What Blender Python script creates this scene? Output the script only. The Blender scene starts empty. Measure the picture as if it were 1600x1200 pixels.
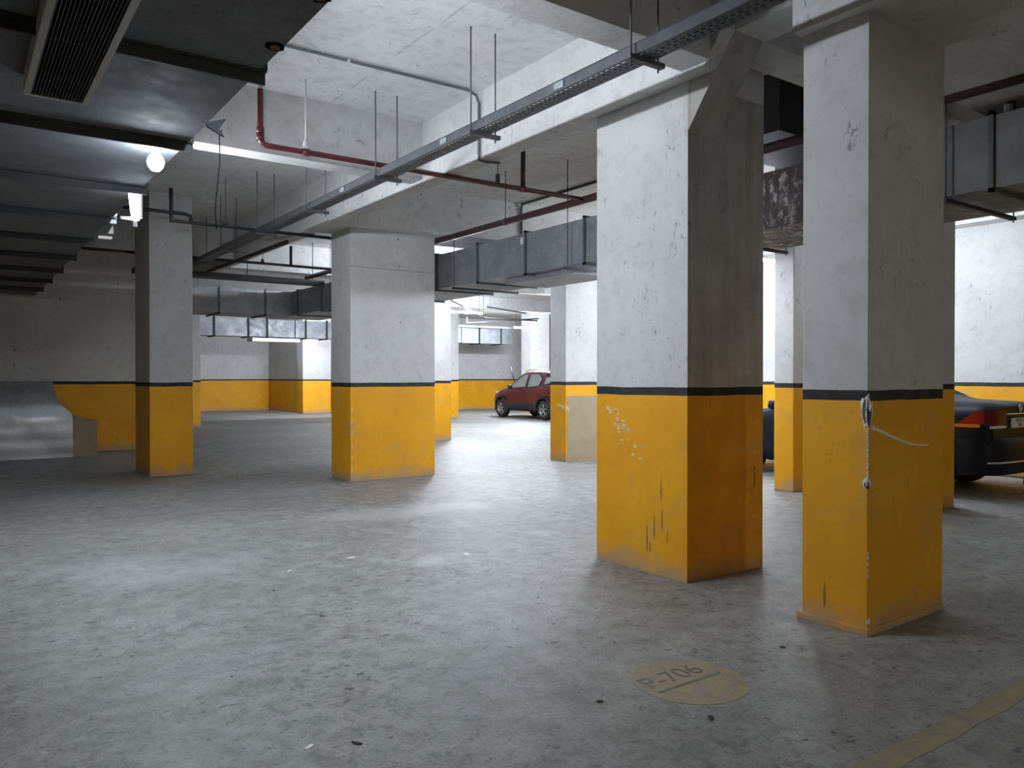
import bpy, bmesh, math, random
from mathutils import Vector, Matrix

# ------------------------------------------------------------------ camera, world, exposure
S = bpy.context.scene
C = S.collection
S.view_settings.view_transform = 'Standard'
S.view_settings.look = 'None'
S.view_settings.gamma = 1.0
S.view_settings.exposure = 0.15
S.view_settings.use_curve_mapping = False
EYE = 1.45
cam = bpy.data.cameras.new('camera')
cam.sensor_width = 36.0
cam.lens = 1220.0 / 1600.0 * 36.0
cam.clip_start = 0.05
cam_ob = bpy.data.objects.new('camera', cam)
C.objects.link(cam_ob)
cam_ob.location = (0, 0, EYE)
cam_ob.rotation_euler = (math.radians(90 - 0.47), 0, math.radians(-35.65))
S.camera = cam_ob
W = bpy.data.worlds.new('world')
S.world = W
W.use_nodes = True
W.node_tree.nodes['Background'].inputs[0].default_value = (0.5, 0.55, 0.6, 1)
W.node_tree.nodes['Background'].inputs[1].default_value = 0.02
# brightness of the car park's lamps, the added tubes and the glowing panel (watts per square metre and steradian of lamp surface)
TUBE_COLOUR = (0.84, 0.91, 1.0)
P = dict(tube=850.0, alcove=510.0, bulb=210.0, panel=30.0, back=430.0, rear=2000.0, sedan=130.0, aisle=470.0, row=540.0)

random.seed(4)

# ------------------------------------------------------------------ material helpers
class NT:
    def __init__(s, name):
        s.m = bpy.data.materials.new(name)
        s.m.use_nodes = True
        s.t = s.m.node_tree
        s.b = s.t.nodes['Principled BSDF']
        s.out = s.t.nodes['Material Output']
    def n(s, typ, **kw):
        nd = s.t.nodes.new(typ)
        for k, v in kw.items():
            setattr(nd, k, v)
        return nd
    def l(s, a, b):
        s.t.links.new(a, b)
    def set(s, sock, v):
        if hasattr(v, 'is_linked') or isinstance(v, bpy.types.NodeSocket):
            s.l(v, sock)
        else:
            sock.default_value = v
    def math(s, op, a, b=0.0, c=0.0, clamp=False):
        nd = s.n('ShaderNodeMath', operation=op, use_clamp=clamp)
        s.set(nd.inputs[0], a); s.set(nd.inputs[1], b); s.set(nd.inputs[2], c)
        return nd.outputs[0]
    def step(s, v, lo, hi, a=0.0, b=1.0):
        nd = s.n('ShaderNodeMapRange', clamp=True)
        s.set(nd.inputs['Value'], v)
        nd.inputs['From Min'].default_value = lo; nd.inputs['From Max'].default_value = hi
        nd.inputs['To Min'].default_value = a; nd.inputs['To Max'].default_value = b
        return nd.outputs[0]
    def mix(s, f, a, b):
        nd = s.n('ShaderNodeMix', data_type='RGBA')
        s.set(nd.inputs[0], f)
        for i, v in ((6, a), (7, b)):
            if isinstance(v, tuple) and len(v) == 3: v = (*v, 1)
            s.set(nd.inputs[i], v)
        return nd.outputs[2]
    def pos(s):
        return s.n('ShaderNodeNewGeometry').outputs['Position']
    def scale(s, v, sc):
        nd = s.n('ShaderNodeVectorMath', operation='MULTIPLY')
        s.l(v, nd.inputs[0]); nd.inputs[1].default_value = sc
        return nd.outputs[0]
    def noise(s, v, scale, detail=4.0, rough=0.55, dist=0.0):
        nd = s.n('ShaderNodeTexNoise')
        s.l(v, nd.inputs['Vector'])
        nd.inputs['Scale'].default_value = scale; nd.inputs['Detail'].default_value = detail
        nd.inputs['Roughness'].default_value = rough; nd.inputs['Distortion'].default_value = dist
        return nd.outputs['Fac']
    def bump(s, h, strength, dist=0.01):
        nd = s.n('ShaderNodeBump')
        nd.inputs['Strength'].default_value = strength; nd.inputs['Distance'].default_value = dist
        s.l(h, nd.inputs['Height'])
        s.l(nd.outputs[0], s.b.inputs['Normal'])
    def fin(s, col=None, rough=None, metal=None, spec=None):
        for k, v in (('Base Color', col), ('Roughness', rough), ('Metallic', metal), ('Specular IOR Level', spec)):
            if v is None: continue
            if isinstance(v, tuple) and len(v) == 3: v = (*v, 1)
            s.set(s.b.inputs[k], v)
        return s.m

def simple(name, col, rough=0.6, metal=0.0, spec=0.5, var=0.0, vscale=30.0):
    k = NT(name)
    c = col
    if var:
        f = k.noise(k.pos(), vscale, 4)
        c = k.mix(k.step(f, 0.3, 0.7), tuple(x * (1 - var) for x in col), tuple(min(1, x * (1 + var)) for x in col))
    return k.fin(c, rough, metal, spec)

def emission(name, col, strength):
    k = NT(name)
    k.b.inputs['Base Color'].default_value = (0.8, 0.8, 0.8, 1)
    k.b.inputs['Emission Color'].default_value = (*col, 1)
    k.b.inputs['Emission Strength'].default_value = strength
    return k.m

WHITE = (0.58, 0.58, 0.575)
def plaster_white(k, p, base=WHITE):
    big = k.noise(p, 1.1, 4)
    col = k.mix(k.step(big, 0.35, 0.7), tuple(x * 0.86 for x in base), base)
    fine = k.noise(p, 7.0, 5, 0.65)
    col = k.mix(k.step(fine, 0.48, 0.70, 0, 0.34), col, (0.34, 0.33, 0.30))
    # scuffs, short dark scratches
    sc = k.noise(k.scale(p, (1, 1, 0.55)), 13.0, 3, 0.7, 1.6)
    area = k.noise(p, 2.3, 2)
    m = k.math('MULTIPLY', k.step(sc, 0.61, 0.68), k.step(area, 0.47, 0.60, 0, 0.65))
    col = k.mix(m, col, (0.10, 0.10, 0.095))
    # faint runs down the wall
    run = k.noise(k.scale(p, (14, 14, 0.5)), 1.0, 3)
    m2 = k.math('MULTIPLY', k.step(run, 0.60, 0.75), k.step(area, 0.5, 0.65, 0, 0.30))
    col = k.mix(m2, col, (0.30, 0.26, 0.20))
    return col

def mat_painted(name='painted_plaster', stained=False):
    k = NT(name)
    p = k.pos()
    sep = k.n('ShaderNodeSeparateXYZ'); k.l(p, sep.inputs[0])
    jit = k.math('MULTIPLY', k.math('SUBTRACT', k.noise(p, 3.0, 3), 0.5), 0.018)
    z = k.math('ADD', sep.outputs[2], jit)
    white = plaster_white(k, p)
    if stained:
        st = k.noise(k.scale(p, (7, 7, 0.45)), 1.0, 5, 0.65)
        st2 = k.noise(p, 2.4, 4, 0.6)
        white = k.mix(k.step(st2, 0.3, 0.7, 0.35, 0.75), white, (0.27, 0.235, 0.185))
        white = k.mix(k.step(st, 0.48, 0.70, 0, 0.32), white, (0.115, 0.09, 0.065))
    yb = k.noise(p, 1.6, 4, 0.6)
    yel = k.mix(k.step(yb, 0.36, 0.66), (0.72, 0.325, 0.008), (0.79, 0.385, 0.010))
    # worn greyish areas
    wn = k.noise(p, 2.6, 5, 0.65)
    yel = k.mix(k.step(wn, 0.55, 0.75, 0, 0.42), yel, (0.42, 0.30, 0.16))
    sc = k.noise(k.scale(p, (1, 1, 0.35)), 9.0, 4, 0.65, 1.5)
    yel = k.mix(k.math('MULTIPLY', k.step(sc, 0.66, 0.72, 0, 0.75), k.step(yb, 0.45, 0.6)), yel, (0.16, 0.09, 0.05))
    fl = k.noise(p, 30.0, 2, 0.5)
    yel = k.mix(k.math('MULTIPLY', k.step(fl, 0.72, 0.75, 0, 0.8), k.step(wn, 0.5, 0.6)), yel, (0.62, 0.55, 0.45))
    # floor dust kicked up on the foot
    dn = k.math('MULTIPLY', k.math('SUBTRACT', k.noise(p, 5.0, 5, 0.7), 0.45), 0.36)
    dust = k.step(k.math('ADD', sep.outputs[2], dn), 0.0, 0.19, 0.75, 0.0)
    yel = k.mix(dust, yel, (0.30, 0.27, 0.23))
    if stained:
        yel = k.mix(k.step(st2, 0.42, 0.68, 0.05, 0.32), yel, (0.25, 0.13, 0.03))
    blk = k.mix(k.step(k.noise(p, 11.0, 3), 0.4, 0.8), (0.016, 0.017, 0.02), (0.05, 0.05, 0.05))
    c = k.mix(k.step(z, 1.317, 1.321), yel, blk)
    c = k.mix(k.step(z, 1.377, 1.381), c, white)
    k.bump(k.noise(p, 18.0, 5, 0.6), 0.16, 0.012)
    rough = k.step(z, 1.318, 1.319, 0.55, 0.75)
    return k.fin(c, rough, 0.0, 0.3)

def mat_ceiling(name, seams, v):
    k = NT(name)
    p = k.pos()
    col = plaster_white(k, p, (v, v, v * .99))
    # formwork sheet joints
    sep = k.n('ShaderNodeSeparateXYZ'); k.l(p, sep.inputs[0])
    w = k.math('MULTIPLY', k.math('SUBTRACT', k.noise(p, 2.0, 2), 0.5), 0.05)
    fx = k.math('ABSOLUTE', k.math('SUBTRACT', k.math('FRACT', k.math('DIVIDE', k.math('ADD', sep.outputs[0], w), 1.22)), 0.5))
    seam = k.step(fx, 0.004, 0.010, 0.5, 0.0)
    broken = k.step(k.noise(p, 3.5, 2), 0.45, 0.55)
    if seams: col = k.mix(k.math('MULTIPLY', seam, broken), col, (0.34, 0.34, 0.33))
    h = k.math('ADD', k.noise(p, 14.0, 6, 0.65), k.math('MULTIPLY', k.noise(p, 2.2, 2), 1.5))
    k.bump(h, 0.25, 0.02)
    return k.fin(col, 0.8, 0.0, 0.2)

def mat_floor():
    k = NT('dusty_concrete')
    p = k.pos()
    a = k.noise(p, 0.55, 4, 0.6)
    col = k.mix(k.step(a, 0.3, 0.7), (0.235, 0.232, 0.225), (0.36, 0.355, 0.345))
    b = k.noise(p, 5.0, 6, 0.7)
    col = k.mix(k.step(b, 0.40, 0.66, 0, 0.68), col, (0.135, 0.135, 0.13))
    g = k.noise(p, 55.0, 4, 0.7)
    col = k.mix(k.step(g, 0.47, 0.70, 0, 0.75), col, (0.10, 0.10, 0.095))
    mo = k.noise(p, 11.0, 6, 0.75, 0.4)
    mz = k.noise(p, 0.9, 3)
    col = k.mix(k.math('MULTIPLY', k.step(mo, 0.50, 0.62, 0, 0.72), k.step(mz, 0.40, 0.60, 0.35, 1.0)), col, (0.095, 0.095, 0.09))
    # dark flecks and pits
    d = k.noise(k.scale(p, (1, 1.35, 1)), 15.0, 3, 0.6, 0.6)
    fleckarea = k.noise(p, 1.2, 3)
    m = k.math('MULTIPLY', k.step(d, 0.63, 0.68), k.step(fleckarea, 0.42, 0.55, 0.3, 0.95))
    col = k.mix(m, col, (0.045, 0.045, 0.042))
    # pale swept dust
    pd = k.noise(k.scale(p, (0.8, 0.45, 1)), 2.2, 5, 0.6, 0.8)
    col = k.mix(k.step(pd, 0.60, 0.78, 0, 0.55), col, (0.42, 0.42, 0.41))
    sep = k.n('ShaderNodeSeparateXYZ'); k.l(p, sep.inputs[0])
    for cx, cy, rx, ry, amt in ((1.35, 6.2, 0.75, 0.45, 0.28), (0.95, 6.75, 0.8, 0.3, 0.2), (4.0, 7.6, 1.3, 0.5, 0.45), (3.1, 5.4, 0.3, 0.2, 0.5)):
        ex = k.math('DIVIDE', k.math('SUBTRACT', sep.outputs[0], cx), rx)
        ey = k.math('DIVIDE', k.math('SUBTRACT', sep.outputs[1], cy), ry)
        r = k.math('SQRT', k.math('ADD', k.math('MULTIPLY', ex, ex), k.math('MULTIPLY', ey, ey)))
        r = k.math('ADD', r, k.math('MULTIPLY', k.math('SUBTRACT', pd, 0.5), 2.4))
        col = k.mix(k.step(r, 0.35, 1.05, amt, 0.0), col, (0.52, 0.52, 0.51))
    k.bump(k.math('ADD', k.noise(p, 40.0, 5, 0.65), k.math('MULTIPLY', d, 0.6)), 0.35, 0.008)
    return k.fin(col, 0.58, 0.0, 0.4)

def mat_galv(name, lo, hi, rough=0.42, metal=0.75, rust=False):
    k = NT(name)
    p = k.pos()
    v = k.n('ShaderNodeTexVoronoi'); k.l(p, v.inputs['Vector']); v.inputs['Scale'].default_value = 45.0
    sv = k.n('ShaderNodeSeparateColor'); k.l(v.outputs['Color'], sv.inputs[0])
    f = k.math('ADD', k.math('MULTIPLY', sv.outputs[0], 0.16), k.math('MULTIPLY', k.noise(p, 2.5, 5, 0.6), 1.0))
    col = k.mix(k.step(f, 0.3, 0.85), lo, hi)
    r = k.step(k.noise(p, 6.0, 4), 0.3, 0.7, rough - 0.08, rough + 0.15)
    if rust:
        sep = k.n('ShaderNodeSeparateXYZ'); k.l(p, sep.inputs[0])
        band = k.math('MULTIPLY', k.step(sep.outputs[1], 3.95, 4.15), k.step(sep.outputs[1], 5.3, 5.6, 1.0, 0.0))
        rn = k.noise(p, 5.0, 5, 0.7)
        m = k.math('MULTIPLY', band, k.step(rn, 0.36, 0.46))
        col = k.mix(m, col, (0.050, 0.024, 0.022))
        pw = k.noise(k.scale(p, (1, 1, 0.6)), 10.0, 6, 0.8)
        m2 = k.math('MULTIPLY', k.math('MULTIPLY', band, k.step(pw, 0.53, 0.58)), k.step(sep.outputs[1], 4.25, 4.45))
        col = k.mix(m2, col, (0.55, 0.52, 0.50))
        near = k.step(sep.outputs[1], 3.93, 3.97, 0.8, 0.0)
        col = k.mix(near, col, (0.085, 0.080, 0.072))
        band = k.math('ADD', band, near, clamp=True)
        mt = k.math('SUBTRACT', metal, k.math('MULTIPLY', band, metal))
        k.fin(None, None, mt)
        metal = None
    k.bump(k.noise(p, 3.5, 3), 0.12, 0.02)
    return k.fin(col, r, metal)

def mat_glass(name, tint, alpha, film):
    k = NT(name)
    tr = k.n('ShaderNodeBsdfTransparent'); tr.inputs[0].default_value = (*tint, 1)
    gl = k.n('ShaderNodeBsdfGlossy'); gl.inputs['Roughness'].default_value = 0.04
    fr = k.n('ShaderNodeFresnel'); fr.inputs[0].default_value = 1.5
    f = k.math('ADD', fr.outputs[0], alpha, clamp=True)
    mx = k.n('ShaderNodeMixShader')
    k.l(f, mx.inputs[0]); k.l(tr.outputs[0], mx.inputs[1]); k.l(gl.outputs[0], mx.inputs[2])
    df = k.n('ShaderNodeBsdfDiffuse'); df.inputs[0].default_value = (0.55, 0.60, 0.57, 1)
    dm = k.n('ShaderNodeMixShader'); dm.inputs[0].default_value = film
    k.l(mx.outputs[0], dm.inputs[1]); k.l(df.outputs[0], dm.inputs[2])
    k.l(dm.outputs[0], k.out.inputs[0])
    return k.m

def mat_marking(name, col, wear):
    k = NT(name)
    p = k.pos()
    n = k.noise(p, 9.0, 6, 0.75)
    n2 = k.noise(p, 60.0, 3, 0.7)
    c = k.mix(k.step(n, 0.40, 0.66, 0.15, wear), col, (0.21, 0.205, 0.195))
    c = k.mix(k.step(n2, 0.55, 0.7, 0, 0.5), c, (0.13, 0.125, 0.115))
    return k.fin(c, 0.75, 0.0, 0.25)

M = {}
M['paint'] = mat_painted()
M['stained'] = mat_painted('stained_painted_plaster', True)
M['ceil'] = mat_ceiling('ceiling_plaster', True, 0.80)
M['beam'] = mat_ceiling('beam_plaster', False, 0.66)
M['floor'] = mat_floor()
M['galv'] = mat_galv('galvanised_steel', (0.20, 0.21, 0.23), (0.42, 0.44, 0.47), 0.48, 0.55)
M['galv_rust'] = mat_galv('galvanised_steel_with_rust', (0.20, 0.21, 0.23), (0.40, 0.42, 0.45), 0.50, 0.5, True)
M['galv_dark'] = mat_galv('dull_dusty_steel', (0.085, 0.092, 0.10), (0.16, 0.17, 0.18), 0.8, 0.0)
M['galv_bright'] = mat_galv('new_galvanised_sheet', (0.42, 0.45, 0.47), (0.72, 0.75, 0.77), 0.40, 0.8)
M['tray'] = simple('grey_tray_steel', (0.085, 0.091, 0.10), 0.5, 0.3, var=0.2, vscale=8)
M['rod'] = simple('dark_threaded_rod', (0.10, 0.10, 0.11), 0.6, 0.4)
M['whiterod'] = simple('white_painted_rod', (0.62, 0.62, 0.62), 0.5)
M['redpipe'] = simple('red_pipe_paint', (0.12, 0.020, 0.027), 0.42, var=0.25, vscale=9)
M['darkred'] = simple('dark_maroon_pipe_paint', (0.045, 0.014, 0.018), 0.5, var=0.2, vscale=9)
M['blackpipe'] = simple('black_pipe_paint', (0.022, 0.022, 0.025), 0.5)
M['conduit'] = simple('grey_conduit', (0.13, 0.14, 0.15), 0.5)
M['flange'] = simple('dark_flange_angle', (0.035, 0.037, 0.04), 0.6, 0.2)
M['grillf'] = simple('pale_grille_frame', (0.40, 0.40, 0.37), 0.5)
M['black'] = simple('dark_void', (0.006, 0.006, 0.007), 1.0, 0.0, 0.0)
M['grey_slat'] = simple('dark_grille_slat', (0.035, 0.036, 0.038), 0.6)
M['white_plastic'] = simple('white_plastic', (0.75, 0.76, 0.76), 0.4)
M['rust'] = simple('rust', (0.11, 0.06, 0.035), 0.9, var=0.5, vscale=40)
M['tube'] = emission('lit_tube', TUBE_COLOUR, P['tube'])
M['tube_sedan'] = emission('lit_tube_over_sedan', TUBE_COLOUR, P['sedan'])
M['added_tube_aisle'] = emission('added_tube_over_aisle', TUBE_COLOUR, P['aisle'])
M['added_tube_row'] = emission('added_tube_between_rows', TUBE_COLOUR, P['row'])
M['tube_alcove'] = emission('lit_tube_by_duct', TUBE_COLOUR, P['alcove'])
M['tube_back'] = emission('lit_tube_entrance', (0.95, 1.0, 0.88), P['back'])
M['tube_rear'] = emission('lit_tube_parking_rows', TUBE_COLOUR, P['rear'])
M['bulb'] = emission('lit_bulb', (0.80, 0.90, 1.0), P['bulb'])
M['panel'] = emission('lit_panel', (0.86, 0.93, 1.0), P['panel'])
M['plaster_raw'] = simple('raw_plaster', (0.74, 0.73, 0.68), 0.9, var=0.2, vscale=60)
M['concrete_raw'] = simple('raw_concrete', (0.10, 0.10, 0.095), 0.95, var=0.3, vscale=60)
M['faded'] = simple('faded_repaint', (0.33, 0.27, 0.17), 0.8, var=0.1, vscale=4)
M['fleck'] = simple('pale_paint_loss', (0.62, 0.50, 0.30), 0.8, var=0.2, vscale=50)
M['smear'] = simple('brown_smear', (0.36, 0.19, 0.03), 0.8, var=0.2, vscale=30)
M['mark_yellow'] = mat_marking('faded_yellow_paint', (0.38, 0.29, 0.17), 0.85)
M['mark_line'] = mat_marking('worn_line_paint', (0.34, 0.27, 0.13), 1.0)
M['mark_black'] = mat_marking('stencil_black', (0.12, 0.112, 0.10), 1.0)
M['paper'] = simple('paper', (0.75, 0.74, 0.70), 0.8)
M['leafbit'] = simple('dark_grit', (0.03, 0.028, 0.025), 0.9)
M['rubber'] = simple('tyre_rubber', (0.015, 0.015, 0.016), 0.75)
M['rim'] = simple('alloy_rim', (0.42, 0.43, 0.45), 0.3, 0.8)
M['redcar'] = simple('red_car_paint', (0.105, 0.020, 0.024), 0.22, 0.3)
M['darkcar'] = simple('blue_black_car_paint', (0.010, 0.012, 0.017), 0.38, 0.0, 0.12)
M['plastic'] = simple('black_car_plastic', (0.018, 0.019, 0.021), 0.55)
M['chrome'] = simple('chrome', (0.75, 0.76, 0.78), 0.12, 1.0)
M['glass'] = mat_glass('car_glass', (0.84, 0.91, 0.88), 0.08, 0.28)
M['glass_dark'] = mat_glass('dark_car_glass', (0.25, 0.28, 0.28), 0.10, 0.03)
M['lamp_red'] = simple('red_lamp_lens', (0.34, 0.012, 0.012), 0.12)
M['lamp_deep'] = simple('deep_red_lamp_lens', (0.13, 0.008, 0.010), 0.3, 0.0, 0.2)
M['lamp_amber'] = simple('amber_lamp_lens', (0.75, 0.25, 0.02), 0.15)
M['lamp_clear'] = simple('clear_lamp_lens', (0.70, 0.70, 0.68), 0.15)
M['lamp_grey'] = simple('headlamp_lens', (0.32, 0.30, 0.31), 0.2)
M['seat'] = simple('seat_fabric', (0.05, 0.05, 0.052), 0.9)
M['plate'] = simple('number_plate_white', (0.62, 0.64, 0.66), 0.4)
M['plate_ink'] = simple('number_plate_ink', (0.02, 0.02, 0.025), 0.5)

# ------------------------------------------------------------------ geometry helpers
class MB:
    def __init__(s):
        s.v = []; s.f = []; s.mi = []; s.sm = []
    def add(s, vs, fs, mi=0, smooth=False):
        o = len(s.v)
        s.v += [tuple(v) for v in vs]
        for f in fs:
            s.f.append([i + o for i in f]); s.mi.append(mi); s.sm.append(smooth)
        return s
    def box(s, x0, x1, y0, y1, z0, z1, mi=0):
        vs = [(x, y, z) for x in (x0, x1) for y in (y0, y1) for z in (z0, z1)]
        fs = [(0, 1, 3, 2), (4, 6, 7, 5), (0, 4, 5, 1), (2, 3, 7, 6), (0, 2, 6, 4), (1, 5, 7, 3)]
        return s.add(vs, fs, mi)
    def tube(s, pts, r, n=12, mi=0, cap=True):
        pts = [Vector(p) for p in pts]
        rings = []
        up0 = None
        for i, p in enumerate(pts):
            if i == 0: t = pts[1] - p
            elif i == len(pts) - 1: t = p - pts[i - 1]
            else: t = (pts[i + 1] - p).normalized() + (p - pts[i - 1]).normalized()
            t.normalize()
            if up0 is None:
                up0 = Vector((0, 0, 1)) if abs(t.z) < 0.9 else Vector((1, 0, 0))
            a = t.cross(up0)
            if a.length < 1e-4: a = t.cross(Vector((0.3, 1, 0.2)))
            a.normalize(); b = a.cross(t).normalized(); up0 = b
            rr = r[i] if isinstance(r, (list, tuple)) else r
            rings.append([p + (a * math.cos(2 * math.pi * k / n) + b * math.sin(2 * math.pi * k / n)) * rr for k in range(n)])
        vs = [v for g in rings for v in g]
        fs = []
        for i in range(len(rings) - 1):
            for k in range(n):
                k2 = (k + 1) % n
                fs.append((i * n + k, i * n + k2, (i + 1) * n + k2, (i + 1) * n + k))
        s.add(vs, fs, mi, True)
        if cap:
            o = len(s.v) - len(vs)
            s.f.append([o + k for k in range(n)][::-1]); s.mi.append(mi); s.sm.append(False)
            s.f.append([o + (len(rings) - 1) * n + k for k in range(n)]); s.mi.append(mi); s.sm.append(False)
        return s
    def prism(s, poly, axis, a, b, mi=0):
        """poly: 2-D outline; axis x: (y,z), y: (x,z), z: (x,y)"""
        def pt(q, c):
            return {'x': (c, q[0], q[1]), 'y': (q[0], c, q[1]), 'z': (q[0], q[1], c)}[axis]
        n = len(poly)
        vs = [pt(q, a) for q in poly] + [pt(q, b) for q in poly]
        fs = [tuple(range(n))[::-1], tuple(range(n, 2 * n))] + [(i, (i + 1) % n, n + (i + 1) % n, n + i) for i in range(n)]
        return s.add(vs, fs, mi)
    def lathe(s, prof, centre, axis='x', n=28, mi=0):
        """prof: (offset along the axis, radius) pairs, open profile"""
        cx, cy, cz = centre
        vs = []
        for a, r in prof:
            for k in range(n):
                c, q = math.cos(2 * math.pi * k / n) * r, math.sin(2 * math.pi * k / n) * r
                vs.append({'x': (cx + a, cy + c, cz + q), 'y': (cx + c, cy + a, cz + q), 'z': (cx + c, cy + q, cz + a)}[axis])
        fs = []
        for i in range(len(prof) - 1):
            for k in range(n):
                k2 = (k + 1) % n
                fs.append((i * n + k, i * n + k2, (i + 1) * n + k2, (i + 1) * n + k))
        return s.add(vs, fs, mi, True)
    def mesh(s, name, mats, off=(0, 0, 0)):
        me = bpy.data.meshes.new(name)
        o = Vector(off)
        me.from_pydata([Vector(v) - o for v in s.v], [], s.f)
        for m in mats: me.materials.append(m)
        me.polygons.foreach_set('material_index', s.mi)
        me.polygons.foreach_set('use_smooth', s.sm)
        bm = bmesh.new(); bm.from_mesh(me)
        bmesh.ops.recalc_face_normals(bm, faces=bm.faces)
        bm.to_mesh(me); bm.free()
        me.update()
        return me

def tag(o, label=None, cat=None, group=None, kind=None):
    if label: o['label'] = label
    if cat: o['category'] = cat
    if group: o['group'] = group
    if kind: o['kind'] = kind
    return o

def wloc(o):
    p = Vector((0, 0, 0))
    while o:
        p = p + o.location; o = o.parent
    return p

def part(name, mb, mats, parent, label=None):
    if not isinstance(mats, (list, tuple)): mats = [mats]
    ob = bpy.data.objects.new(name, mb.mesh(name, mats, wloc(parent)))
    C.objects.link(ob); ob.parent = parent
    if label: ob['label'] = label
    return ob

def single(name, mb, mats, label=None, cat=None, group=None, kind=None, bevel=0.0):
    if not isinstance(mats, (list, tuple)): mats = [mats]
    xs, ys, zs = zip(*mb.v)
    off = ((min(xs) + max(xs)) / 2, (min(ys) + max(ys)) / 2, min(zs))
    ob = bpy.data.objects.new(name, mb.mesh(name, mats, off))
    ob.location = off
    C.objects.link(ob)
    if bevel:
        b = ob.modifiers.new('soft_edges', 'BEVEL')
        b.width = bevel; b.segments = 2; b.limit_method = 'ANGLE'; b.angle_limit = math.radians(50)
    return tag(ob, label, cat, group, kind)

def thing(name, loc, label, cat, group=None):
    o = bpy.data.objects.new(name, None)
    o.empty_display_size = 0.2
    o.location = loc
    C.objects.link(o)
    return tag(o, label, cat, group)

def text_mesh(body, size, matrix, thick=0.0008):
    cu = bpy.data.curves.new('lettering', 'FONT')
    cu.body = body; cu.size = size; cu.extrude = thick; cu.align_x = 'CENTER'; cu.align_y = 'CENTER'
    ob = bpy.data.objects.new('lettering', cu)
    C.objects.link(ob)
    bpy.context.view_layer.update()
    me = bpy.data.meshes.new_from_object(ob.evaluated_get(bpy.context.evaluated_depsgraph_get()))
    mb = MB()
    mb.add([matrix @ v.co for v in me.vertices], [list(p.vertices) for p in me.polygons])
    bpy.data.objects.remove(ob); bpy.data.curves.remove(cu); bpy.data.meshes.remove(me)
    return mb

# ------------------------------------------------------------------ setting
CEIL = 4.16
def struct(name, mb, mat, bevel=0.0):
    return single(name, mb, mat, kind='structure', bevel=bevel)

struct('floor', MB().box(-3.3, 27.3, -6.3, 35.5, -0.2, 0.0), M['floor'])
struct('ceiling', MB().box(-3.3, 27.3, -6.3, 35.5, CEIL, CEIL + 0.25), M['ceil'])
struct('wall_left', MB().box(-3.3, -3.0, -6.0, 35.0, 0, CEIL), M['paint'])
struct('wall_entrance', MB().box(-3.3, 27.3, -6.3, -6.0, 0, CEIL), M['paint'])
struct('wall_rear_left', MB().box(-3.0, 3.9, 17.25, 17.55, 0, CEIL), M['paint'])
struct('wall_far_left', MB().box(-3.3, 11.9, 35.0, 35.3, 0, CEIL), M['paint'])
struct('wall_far_return', MB().box(11.6, 11.9, 31.2, 35.0, 0, CEIL), M['paint'])
struct('wall_far', MB().box(12.72, 27.3, 30.4, 30.7, 0, CEIL), M['paint'])
struct('wall_far_right', MB().box(27.0, 27.3, -6.0, 30.4, 0, CEIL), M['paint'])
struct('wall_right', MB().box(12.5, 12.85, -6.0, 12.0, 0, CEIL), M['paint'], 0.03)

BEAM = 3.526
def beam(*boxes, extra=None):
    mb = MB()
    if extra: mb.prism(extra, 'x', 4.08, 4.2)
    for b in boxes: mb.box(*b)
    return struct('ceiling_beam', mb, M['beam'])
beam((4.08, 4.27, 4.69, 9.85, BEAM, CEIL))                       # long beam carrying the tray bay
beam((4.08, 4.27, 10.82, 17.2, BEAM, CEIL))
beam((4.08, 5.05, 3.74, 4.69, BEAM, CEIL), extra=[(3.74, BEAM), (3.493, BEAM), (3.34, 3.74), (3.34, CEIL), (3.74, CEIL)])                       # block over the big pillar
mbh = MB().box(4.2, 4.52, 2.82, 3.34, 3.74, CEIL)
struct('ceiling_beam', mbh, M['beam'])
beam((4.08, 9.2, 1.85, 2.82, 3.50, CEIL))                        # wide beam over the near right pillar
beam((4.08, 4.5, -6.0, 1.85, 3.50, CEIL))
beam((-3.0, 4.08, 3.44, 3.69, 3.55, CEIL))
beam((4.2, 12.2, 3.34, 3.68, 3.74, CEIL))
beam((-3.0, 4.08, 7.33, 7.58, 3.56, CEIL))
beam((4.08, 12.2, 9.85, 10.82, 3.55, CEIL))                      # over the middle pillars
beam((-3.0, 4.08, 14.2, 14.5, 3.55, CEIL))
beam((4.27, 12.2, 15.6, 16.0, 3.6, CEIL))
beam((12.15, 12.5, -6.0, 12.0, 3.72, CEIL))
beam((4.27, 27.0, 21.8, 22.1, 3.75, CEIL))

# ------------------------------------------------------------------ pillars
def blob(mb, face, c0, c1, cz, ru, rz, mi, n=11, seed=0, thin=0.003):
    """irregular flake lying on a pillar face. face ('x', x) looks to -X, ('y', y) looks to -Y"""
    rnd = random.Random(seed)
    pts = []
    for k in range(n):
        a = 2 * math.pi * k / n
        q = rnd.uniform(0.6, 1.15)
        pts.append((c1 + math.cos(a) * ru * q, cz + math.sin(a) * rz * q))
    if face == 'x': mb.prism(pts, 'x', c0 - thin, c0 + 0.004, mi)
    else: mb.prism(pts, 'y', c0 - thin, c0 + 0.004, mi)

def pillar(x0, x1, y0, y1, ztop, label, extra=None, mats=None):
    mb = MB().box(x0, x1, y0, y1, 0, ztop)
    if extra: extra(mb)
    return single('pillar', mb, [M['paint']] + (mats or []), label, 'pillar', bevel=0.012)

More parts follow.
